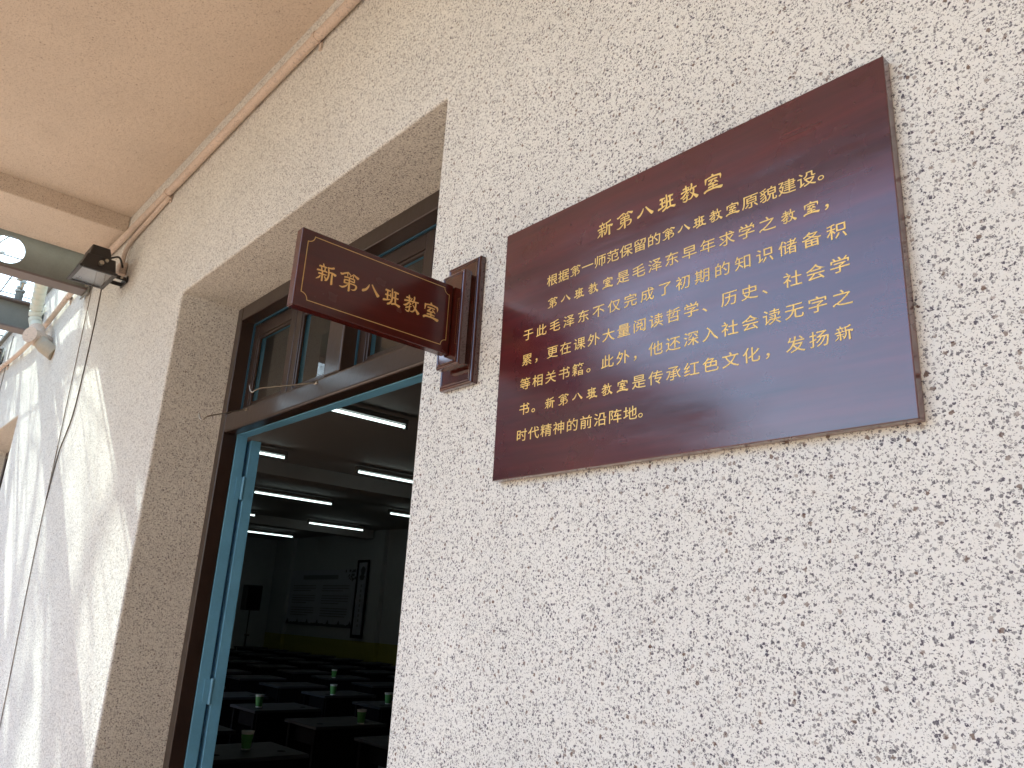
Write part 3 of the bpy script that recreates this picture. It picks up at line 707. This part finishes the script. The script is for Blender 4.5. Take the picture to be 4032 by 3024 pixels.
for s, xa, xb, z, w, h in lines:
    n = len(s) - 1 if s[-1] in "。，" else len(s)
    pitch = (xb - xa) / (n - 1)
    lp = None
    for i, ch in enumerate(s):
        x = xa + pitch * i
        if i == n: x = xb + .0345
        bm = bmesh.new()
        def place(u, v, lift, x=x): return (x + u, FY - lift, z + v)
        put_char(bm, ch, place, w, h)
        obj("gold_character", bm, GOLD, t)

# projecting name sign with its wall mount
SX, ST = -1.4411, .0263
t = empty("hanging_sign", (-1.454, 0, 2.14))
tag(t, "small dark red name plate with gold characters projecting from the wall", "name sign")
b = bmesh.new(); box(b, SX - ST, SX, -.4599, -.056, 2.2085, 2.3855)
plate = obj("sign_plate", b, SIGNW, t, bevel=.0022, seg=3)
for i, ch in enumerate("新第八班教室"):
    bm = bmesh.new()
    cy = GLYPHS[ch][0][0]; cz = GLYPHS[ch][0][1]
    def place(u, v, lift): return (SX + lift, cy + u, cz + v)
    put_char(bm, ch, place, .047, .0445)
    obj("gold_character", bm, GOLDS, t)
# gold border with scooped corners
yb0, yb1, zb0, zb1, rc = -.4445, -.0665, 2.2265, 2.3725, .0150
path = []
def arc(cy, cz, a0, a1):
    for k in range(9):
        a = math.radians(a0 + (a1 - a0) * k / 8)
        path.append((cy + rc * math.cos(a), cz + rc * math.sin(a)))
arc(yb0, zb0, 90, 0); arc(yb1, zb0, 180, 90); arc(yb1, zb1, 270, 180); arc(yb0, zb1, 0, -90)
def ribbon(bm, path, w, X):
    n = len(path); A = []; B = []
    for i in range(n):
        p = Vector(path[i]); q = Vector(path[(i + 1) % n]); o = Vector(path[i - 1])
        d1 = (p - o).normalized(); d2 = (q - p).normalized()
        nn = Vector((-d1.y - d2.y, d1.x + d2.x))
        if nn.length < 1e-6: nn = Vector((-d1.y, d1.x))
        nn.normalize()
        k = 1 / max(.55, abs(nn.dot(Vector((-d1.y, d1.x)))))
        A.append(bm.verts.new((X, *(p + nn * w * k)))); B.append(bm.verts.new((X, *(p - nn * w * k))))
    for i in range(n):
        j = (i + 1) % n
        bm.faces.new((A[i], A[j], B[j], B[i]))
bm = bmesh.new(); ribbon(bm, path, .0009, SX + .0003)
obj("gold_border_line", bm, GOLDL, t)

def moulded(name, x0, x1, z0, z1, prof, mat, parent):
    """plate with a moulded rim: prof = [(inset, y)], outer to inner"""
    bm = bmesh.new()
    rings = []
    for ins, y in prof:
        rings.append([bm.verts.new(p) for p in ((x0 + ins, y, z0 + ins), (x1 - ins, y, z0 + ins), (x1 - ins, y, z1 - ins), (x0 + ins, y, z1 - ins))])
    for r, s in zip(rings, rings[1:]):
        for k in range(4): bm.faces.new((r[k], r[(k + 1) % 4], s[(k + 1) % 4], s[k]))
    bm.faces.new(rings[0]); bm.faces.new(rings[-1])
    return obj(name, bm, mat, parent)
def ogee(d0, d1, step, w):
    """side face, small quirk, rounded ogee, then the flat field"""
    out = [(0, d0), (0, d0 - (d0 - d1) * .55)]
    for k in range(0, 7):
        a = k / 6 * math.pi / 2
        out.append((w * .45 * (1 - math.cos(a)) + .0, d0 - (d0 - d1) * (.55 + .33 * math.sin(a))))
    out.append((w * .52, d1 + (d0 - d1) * .12)); out.append((w * .55, d1 + (d0 - d1) * .02))
    for k in range(1, 7):
        a = k / 6 * math.pi / 2
        out.append((w * (.55 + .40 * math.sin(a)), d1 + (d0 - d1) * (.02 + .10 * (1 - math.cos(a)) * 1.2)))
    return out
MX0, MX1, MZ0, MZ1 = -1.5179, -1.3907, 2.1384, 2.4661
moulded("wall_plate", MX0, MX1, MZ0, MZ1, ogee(-.0010, -.0225, 0, .013), MOUNT, t)
moulded("upper_plate", -1.492, -1.4045, 2.180, 2.4225, [(.006, -.0190), (.006, -.027), (.003, -.029), (0, -.0325), (0, -.0375)] + [(i_ * 1.0, y_) for i_, y_ in ogee(-.0375, -.0555, 0, .011)[2:]], MOUNT, t)

# ---------------------------------------------------------------- conduits, floodlight, cables on the wall
b = bmesh.new()
tube(b, smooth_path([(2.5, -.026, 3.825), (.5, -.026, 3.82), (-1.5, -.026, 3.815), (-3.1, -.026, 3.812), (-4.2, -.026, 3.795), (-5.43, -.026, 3.80), (-6.1, -.03, 3.79), (-6.6, -.03, 3.745), (-7.08, -.03, 3.70), (-7.6, -.035, 3.675), (-8.2, -.03, 3.695), (-8.95, -.028, 3.735), (-11, -.026, 3.75)], 6), .0205, 14)
cd = obj("conduit", b, PIPEM, smooth=True)
tag(cd, "long pinkish painted conduit running under the ceiling along the wall", "conduit")
for x in (-.8, -2.55, -4.24, -6.35, -8.6):
    b = bmesh.new()
    zc = 3.815 if x > -3 else (3.795 if x > -5 else (3.768 if x > -7 else 3.72))
    tube(b, [(x - .008, -.026, zc), (x + .008, -.026, zc)], .0245, 14)
    box(b, x - .008, x + .008, -.010, -.0008, zc - .05, zc + .012)
    obj("clip", b, PIPEM, cd)
b = bmesh.new()
tube(b, smooth_path([(-4.225, -.018, 3.765), (-4.6, -.018, 3.740), (-4.80, -.018, 3.728), (-4.90, -.02, 3.70), (-4.94, -.022, 3.66), (-4.93, -.025, 3.585)], 5), .0135, 12)
t = obj("conduit", b, PIPEM, smooth=True)
tag(t, "short thin conduit branching below the long one towards the floodlight", "conduit")

# floodlight: square glass facing down, body tapering upwards, hung from a wall bracket
def frustum(bm, a, b):
    """a, b = (x0, x1, y0, y1, z) rectangles"""
    r = []
    for x0, x1, y0, y1, z in (a, b):
        r.append([bm.verts.new(p) for p in ((x0, y0, z), (x1, y0, z), (x1, y1, z), (x0, y1, z))])
    bm.faces.new(r[0]); bm.faces.new(r[1])
    for k in range(4): bm.faces.new((r[0][k], r[0][(k + 1) % 4], r[1][(k + 1) % 4], r[1][k]))
t = empty("floodlight", (-4.90, -.18, 3.40))
tag(t, "black boxy floodlight with a square glass below the end of the ceiling beam", "floodlight")
FX0, FX1, FY0, FY1, FZ = -4.955, -4.685, -.285, -.100, 3.415
b = bmesh.new(); frustum(b, (FX0, FX1, FY0, FY1, FZ), (FX0 + .03, FX1 - .02, FY0 + .025, FY1 - .01, FZ + .085))
obj("body", b, BLACKP, t, bevel=.006)
b = bmesh.new(); frustum(b, (FX0 + .045, FX1 - .03, FY0 + .035, FY1 - .03, FZ + .0855), (FX0 + .06, FX1 - .045, FY0 + .045, FY1 - .045, FZ + .155))
obj("gear_box", b, BLACKP, t, bevel=.006)
b = bmesh.new()
for (x0, x1, y0, y1) in ((FX0 - .008, FX1 + .008, FY0 - .008, FY0 + .012), (FX0 - .008, FX1 + .008, FY1 - .012, FY1 + .008), (FX0 - .008, FX0 + .012, FY0 + .0125, FY1 - .0125), (FX1 - .012, FX1 + .008, FY0 + .0125, FY1 - .0125)):
    box(b, x0, x1, y0, y1, FZ - .016, FZ - .0005)
obj("lens_frame", b, BLACKP, t, bevel=.003)
bx("reflector", (FX0 + .0125, FX1 - .0125, FY0 + .0125, FY1 - .0125, FZ - .004, FZ - .001), REFL, t)
bm = bmesh.new(); bm.faces.new([bm.verts.new(p) for p in ((FX0 + .0125, FY0 + .0125, FZ - .012), (FX1 - .0125, FY0 + .0125, FZ - .012), (FX1 - .0125, FY1 - .0125, FZ - .012), (FX0 + .0125, FY1 - .0125, FZ - .012))])
obj("lens", bm, LENS, t)
b = bmesh.new()
for xx in (FX0 + .03, FX0 + .14):
    box(b, xx - .004, xx + .004, FY1 + .0005, -.012, FZ + .022, FZ + .046)
box(b, FX0 + .02, FX0 + .15, -.0115, -.004, FZ + .012, FZ + .056)
obj("bracket", b, BLACKP, t, bevel=.002)
b = bmesh.new()
tube(b, [(FX1 + .006, -.19, FZ + .030), (FX1 + .030, -.19, FZ + .030)], .013, 12)
tube(b, [(FX1 - .012, -.16, FZ + .062), (FX1 + .000, -.16, FZ + .062)], .010, 10)
tube(b, [(FX0 + .1445, -.040, FZ + .034), (FX0 + .154, -.040, FZ + .034)], .008, 8)
obj("bolt", b, CHROME, t)
b = bmesh.new(); box(b, -4.97, -4.89, -.045, -.001, FZ + .09, FZ + .17)
obj("junction_box", b, PIPEM, t, bevel=.006)
b = bmesh.new(); tube(b, smooth_path([(-4.82, -.14, FZ + .12), (-4.80, -.08, FZ + .15), (-4.885, -.03, FZ + .13)], 5), .006, 8)
obj("lead", b, BLACKP, t, smooth=True)

def cable(pts, r, mat, label):
    b = bmesh.new(); tube(b, smooth_path(pts, 4), r, 6)
    o = obj("cable", b, mat, smooth=True)
    tag(o, label, "cable")
cable([(-5.73, -.006, 3.69), (-5.715, -.005, 3.35), (-5.68, -.004, 2.6), (-5.64, -.004, 1.84), (-5.52, -.004, .9), (-5.45, -.004, .02)], .0032, CABLE, "thin grey cable hanging down the sunlit wall, reaching the ground")
cable([(-5.44, -.006, 3.60), (-5.42, -.004, 3.28), (-5.44, -.004, 2.77), (-5.53, -.004, 2.60), (-5.605, -.005, 2.485), (-5.655, -.005, 2.2)], .0038, CABLED, "dark cable below the floodlight that slants over to the long grey one")
cable([(-8.75, -.005, 4.05), (-8.74, -.004, 3.2), (-8.74, -.004, 2.0), (-8.74, -.004, .02)], .004, CABLE, "thin straight cable left of the corrugated pipe junction")

# ---------------------------------------------------------------- canopy: steel beams, glass, fittings
def hbeam(x, z0, z1, y0, y1, hw, holes, label):
    t = empty("steel_beam", (x, y0, z0))
    tag(t, label, "steel beam", "steel canopy beams")
    tf = .016
    bx("top_flange", (x - hw, x + hw, y1, y0, z1 - tf, z1), STEELR, t, bevel=.002)
    bx("bottom_flange", (x - hw, x + hw, y1, y0, z0, z0 + tf), STEELR, t, bevel=.002)
    # web with round holes
    bm = bmesh.new()
    za, zb = z0 + tf, z1 - tf
    cuts = [y0] + [h for h in holes] + [y1]
    zc = (za + zb) / 2; R = (zb - za) * .36
    half = (zb - za) / 2
    def plate(ya, yb):
        box(bm, x - .005, x + .005, min(ya, yb), max(ya, yb), za, zb)
    prev = y0
    for h in holes:
        plate(prev, h + half)
        N = 32
        for xx, flip in ((x - .005, 0), (x + .005, 1)):
            pass
        outer = []; inner = []
        for k in range(N):
            a = 2 * math.pi * k / N
            cy, cz = math.cos(a), math.sin(a)
            m = max(abs(cy), abs(cz))
            outer.append((h + cy / m * half, zc + cz / m * half)); inner.append((h + cy * R, zc + cz * R))
        ro = [[bm.verts.new((xx, *p)) for p in outer] for xx in (x - .005, x + .005)]
        ri = [[bm.verts.new((xx, *p)) for p in inner] for xx in (x - .005, x + .005)]
        for k in range(N):
            j = (k + 1) % N
            for s in (0, 1): bm.faces.new((ro[s][k], ro[s][j], ri[s][j], ri[s][k]))
            bm.faces.new((ri[0][k], ri[0][j], ri[1][j], ri[1][k]))
        prev = h - half
    plate(prev, y1)
    obj("web", bm, STEEL, t)
    bx("end_plate", (x - hw - .02, x + hw + .02, y0 + .0005, y0 + .012, z0 - .02, z1 + .01), STEEL, t)
    for s in (-1, 1):
        for zz in (z0 + .03, z1 - .03):
            b = bmesh.new(); tube(b, [(x + s * (hw + .003), y0 - .001, zz), (x + s * (hw + .003), y0 - .016, zz)], .009, 6)
            obj("bolt", b, CHROME, t)
    return t
hbeam(-5.83, 3.650, 3.955, -.030, -3.2, .075, [-.52], "grey green steel beam with round holes against the end of the ceiling")
hbeam(-7.45, 3.735, 3.985, -.030, -3.2, .075, [-1.1, -1.9], "second grey steel beam, beyond the corrugated pipe")
hbeam(-9.15, 3.735, 3.985, -.030, -3.2, .075, [-1.1], "farthest steel beam, cut by the left picture edge")

GZ = 4.215
t = None
for i, (x0, x1) in enumerate(((-7.43, -5.69), (-9.13, -7.45), (-10.9, -9.15))):
    for j, (ya, yb) in enumerate(((-1.58, .05), (-3.2, -1.60))):
        g = bx("glass_panel", (x0, x1, ya, yb, GZ, GZ + .012), CANOPY)
        if j == 0:
            nx = int((x1 - x0) / .125)
            for q in range(1, nx):
                rx = x0 + (x1 - x0) * q / nx + random.uniform(-.02, .02)
                b = bmesh.new(); rr_ = random.choice((.0035, .005, .008))
                tube(b, [(rx, ya + .01, GZ - rr_ - .001), (rx, yb - .01, GZ - rr_ - .001)], rr_, 6)
                obj("streak_rib", b, PANE if q % 3 else STEEL, g)  # ribs added to cast fine sun streaks on the wall
        tag(g, "clear canopy glass panel over the " + ("first" if i == 0 else "second" if i == 1 else "third") + " bay, " + ("next to the wall" if j == 0 else "on the courtyard side"), "glass panel", "canopy glass panels")
def spider(x, y, label):
    t = empty("spider_fitting", (x, y, 3.985))
    tag(t, label, "glass fitting", "canopy glass fittings")
    b = bmesh.new(); tube(b, [(x, y, 3.9855), (x, y, 4.07)], .030, 16); obj("post", b, STEEL, t, smooth=False)
    b = bmesh.new(); tube(b, [(x, y, 4.0705), (x, y, 4.09)], .038, 16); obj("collar", b, CHROME, t)
    for sx in (-1, 1):
        e = Vector((x + sx * .075, y, 4.135))
        b = bmesh.new(); tube(b, smooth_path([(x, y, 4.085), (x + sx * .05, y, 4.095), tuple(e)], 4), .011, 8); obj("arm", b, CHROME, t)
        b = bmesh.new(); tube(b, [e, e + Vector((0, 0, .074))], .008, 8)
        tube(b, [e + Vector((0, 0, .068)), e + Vector((0, 0, .078))], .036, 18)
        tube(b, [e + Vector((0, 0, -.006)), e + Vector((0, 0, .010))], .022, 12); obj("button", b, CHROME, t)
spider(-7.45, -.20, "metal glass fitting on the second steel beam next to the wall")
spider(-7.45, -1.55, "metal glass fitting halfway out on the second steel beam")
spider(-9.15, -.20, "metal glass fitting on the farthest steel beam")
for (x0, x1, y, lb) in ((-10.8, -5.7, -.30, "thin tension rod nearest the wall under the canopy glass"), (-10.8, -5.7, -.9, "thin tension rod farther out under the canopy glass")):
    b = bmesh.new(); tube(b, [(x0, y, 4.145), (x1, y, 4.145)], .005, 8)
    tag(obj("tension_rod", b, STEEL), lb, "rod", "canopy tension rods")

# corrugated pipe with round junction
t = empty("corrugated_pipe", (-6.7, -.1, 3.45))
tag(t, "white corrugated drain pipe bending into a round junction on the wall", "pipe")
P = smooth_path([(-6.40, -.26, 4.12), (-6.55, -.20, 3.99), (-6.70, -.165, 3.90), (-6.82, -.145, 3.79), (-6.86, -.13, 3.70), (-6.80, -.11, 3.60)], 8)
L = [0]
for a, c in zip(P, P[1:]): L.append(L[-1] + (c - a).length)
n = 150; pts = []; rad = []
for i in range(n + 1):
    s = L[-1] * i / n
    k = max(j for j in range(len(L)) if L[j] <= s + 1e-9); k = min(k, len(P) - 2)
    f = (s - L[k]) / (L[k + 1] - L[k])
    pts.append(P[k].lerp(P[k + 1], f))
    ph = (s / .058) % 1.0
    rad.append(.046 - (.009 if ph < .22 else 0))
b = bmesh.new(); tube(b, pts, rad, 20); obj("hose", b, PVC, t, smooth=True)
b = bmesh.new(); tube(b, [(-6.80, -.11, 3.605), (-6.74, -.10, 3.53)], [.055, .056], 20)
obj("sleeve", b, PIPEM, t, smooth=False)
b = bmesh.new(); tube(b, [(-6.64, -.17, 3.50), (-6.70, -.10, 3.50), (-6.80, -.0, 3.50)], [.060, .062, .064], 24)
obj("junction", b, PIPEM, t, smooth=False)
b = bmesh.new(); tube(b, [(-6.70, -.10, 3.50), (-6.62, -.06, 3.43), (-6.58, .01, 3.38)], [.05, .056, .058], 20)
obj("wall_elbow", b, paint("dull_grey_pvc", (.42, .38, .31), rough=.5), t, smooth=False)

# ---------------------------------------------------------------- courtyard trees and buildings, most added to shape light and reflections
def branch(bm, p, d, r, L, depth, rnd):
    n = 5; pts = [p]; q = p.copy(); dd = d.copy()
    for i in range(n):
        dd = (dd + Vector((rnd.uniform(-.22, .22), rnd.uniform(-.22, .22), rnd.uniform(-.12, .16)))).normalized()
        q = q + dd * L / n; pts.append(q.copy())
    rads = [r * (1 - .45 * i / n) for i in range(n + 1)]
    tube(bm, pts, rads, 7 if depth > 1 else 4, cap=False)
    if depth == 0: return
    for i in range(rnd.choice((3, 4))):
        k = rnd.randint(2, n)
        nd = (dd + Vector((rnd.uniform(-.9, .9), rnd.uniform(-.9, .9), rnd.uniform(-.3, .6)))).normalized()
        branch(bm, pts[k], nd, rads[k] * rnd.uniform(.5, .7), L * rnd.uniform(.55, .8), depth - 1, rnd)
def bare_tree(x, y, h, lean, seed, label):
    rnd = random.Random(seed)
    t = empty("bare_tree", (x, y, -.12)); tag(t, label, "tree", "courtyard trees")
    b = bmesh.new(); tube(b, smooth_path([(x, y, -.15), (x + lean[0] * .2, y + lean[1] * .2, h * .3), (x + lean[0] * .5, y + lean[1] * .5, h * .62)], 4), [.2, .19, .185, .18, .175, .17, .16, .15, .14], 12)
    obj("trunk", b, BARK, t, smooth=True)
    b = bmesh.new()
    top = Vector((x + lean[0] * .5, y + lean[1] * .5, h * .6))
    for i in range(6):
        a = i * 1.05 + rnd.random()
        d = Vector((math.cos(a) * .8 + lean[0] * .15, math.sin(a) * .8 + lean[1] * .15, .75)).normalized()
        branch(b, top, d, .075, 2.4, 3, rnd)
    o = obj("branches", b, BARK, t, smooth=True); o['kind'] = 'stuff'
bare_tree(-11.5, -3.6, 7.0, (.6, 2.6), 4, "bare tree reaching over the glass canopy from the courtyard")
bare_tree(-15.5, -4.6, 8.0, (1.4, 2.2), 9, "taller bare tree added to break up the sunlight, behind the one that reaches over the canopy")  # extra tree, added to cast more streaky shadows on the wall

def added_leafy_tree(x, y, h, r, seed, label, n=9000):  # unseen trees, added to darken the left of the board's reflection
    rnd = random.Random(seed)
    t = empty("added_leafy_tree", (x, y, -.12)); tag(t, label, "tree", "courtyard trees")
    b = bmesh.new(); tube(b, [(x, y, -.15), (x + .1, y, h * .35), (x, y + .1, h * .7)], [.22, .17, .09], 12)
    for i in range(7):
        a = i * .9; z = h * (.35 + .06 * i)
        tube(b, [(x + .05, y, z), (x + math.cos(a) * r * .4, y + math.sin(a) * r * .4, z + r * .3), (x + math.cos(a) * r * .75, y + math.sin(a) * r * .75, z + r * .5)], [.07, .04, .015], 6)
    obj("trunk", b, BARK, t, smooth=True)
    cl = [(Vector((x + rnd.uniform(-r, r) * .75, y + rnd.uniform(-r, r) * .75, h * .62 + rnd.uniform(-r, r) * .9)), r * rnd.uniform(.28, .5)) for _ in range(26)]
    b = bmesh.new()
    for i in range(n):
        c, cr = cl[i % len(cl)]
        d = Vector((rnd.gauss(0, 1), rnd.gauss(0, 1), rnd.gauss(0, 1))).normalized()
        p = c + d * cr * (rnd.random() ** .35)
        a = Vector((rnd.gauss(0, 1), rnd.gauss(0, 1), rnd.gauss(0, 1))).normalized(); s = rnd.uniform(.05, .11)
        e = d.cross(a).normalized()
        b.faces.new([b.verts.new(p + a * s), b.verts.new(p + e * s * .45), b.verts.new(p - a * s), b.verts.new(p - e * s * .45)])
    o = obj("crown", b, LEAF, t); o['kind'] = 'stuff'
t = empty("added_wing", (12, -9, -.12))  # unseen wing, added to dim the sky light on the left jamb
tag(t, "tan building wing closing the courtyard on the viewer's right", "building")
bm = bmesh.new(); box(bm, 2.5, 24, -16, -6.5, -.12, 7.6); obj("wall", bm, paint("tan_wing_render", (.32, .25, .19), rough=.8), t)
bm = bmesh.new(); box(bm, 2.2, 24.3, -16.3, -6.2, 7.601, 7.9); obj("roof", bm, BARK, t)
for fl in (1.0, 4.6):
    for i in range(6):
        wx = 4.0 + i * 3.2
        f_ = bx("window", (wx, wx + 1.6, -6.52, -6.44, fl, fl + 1.9), BROWN, t)
        bx("pane", (wx + .08, wx + 1.52, -6.439, -6.43, fl + .08, fl + 1.82), paint("wing_window_glass", (.02, .025, .03), rough=.08), f_)
# two-storey block added to darken the left wall and the board's reflection
t = empty("added_building", (-26, -12, -.12))
tag(t, "two-storey tan building added across the courtyard to darken the left wall", "building")
BW = paint("tan_render", (.18, .145, .115), rough=.8)
BG = paint("dark_window_glass", (.02, .025, .03), rough=.08)
bm = bmesh.new(); box(bm, -40, -13.6, -20, -11.5, -.12, 8.2); obj("wall", bm, BW, t)
bm = bmesh.new(); box(bm, -40.4, -13.2, -20.4, -11.1, 8.201, 8.5); obj("roof", bm, BARK, t)
for fl in (1.0, 4.9):
    for i in range(9):
        wx = -39.5 + i * 2.8
        f_ = bx("window", (wx, wx + 1.6, -11.52, -11.44, fl, fl + 1.9), BROWN, t)
        bx("pane", (wx + .08, wx + .76, -11.439, -11.43, fl + .08, fl + 1.82), BG, f_)
        bx("pane", (wx + .84, wx + 1.52, -11.439, -11.43, fl + .08, fl + 1.82), BG, f_)
t = empty("left_sky_blocker", (-28, -5, -.12))  # unseen block, added to cut the sky light from the left
tag(t, "tan block added at the far left to block sky light", "building")
bm = bmesh.new(); box(bm, -34, -25.2, -11.0, 6, -.12, 7.4); obj("wall", bm, BW, t)
bm = bmesh.new(); box(bm, -34.3, -24.9, -11.3, 6.3, 7.401, 7.7); obj("roof", bm, BARK, t)
for fl in (1.0, 4.6):
    for i in range(4):
        wy = -10 + i * 2.8
        f_ = bx("window", (-25.24, -25.16, wy, wy + 1.5, fl, fl + 1.8), BROWN, t)
        bx("pane", (-25.159, -25.15, wy + .08, wy + 1.42, fl + .08, fl + 1.72), BG, f_)
added_leafy_tree(-16.0, -9.5, 7.0, 2.2, 11, "dense green tree in the courtyard opposite the doorway")
added_leafy_tree(-22.5, -9.0, 8.0, 3.0, 12, "broad green tree farther left across the courtyard")
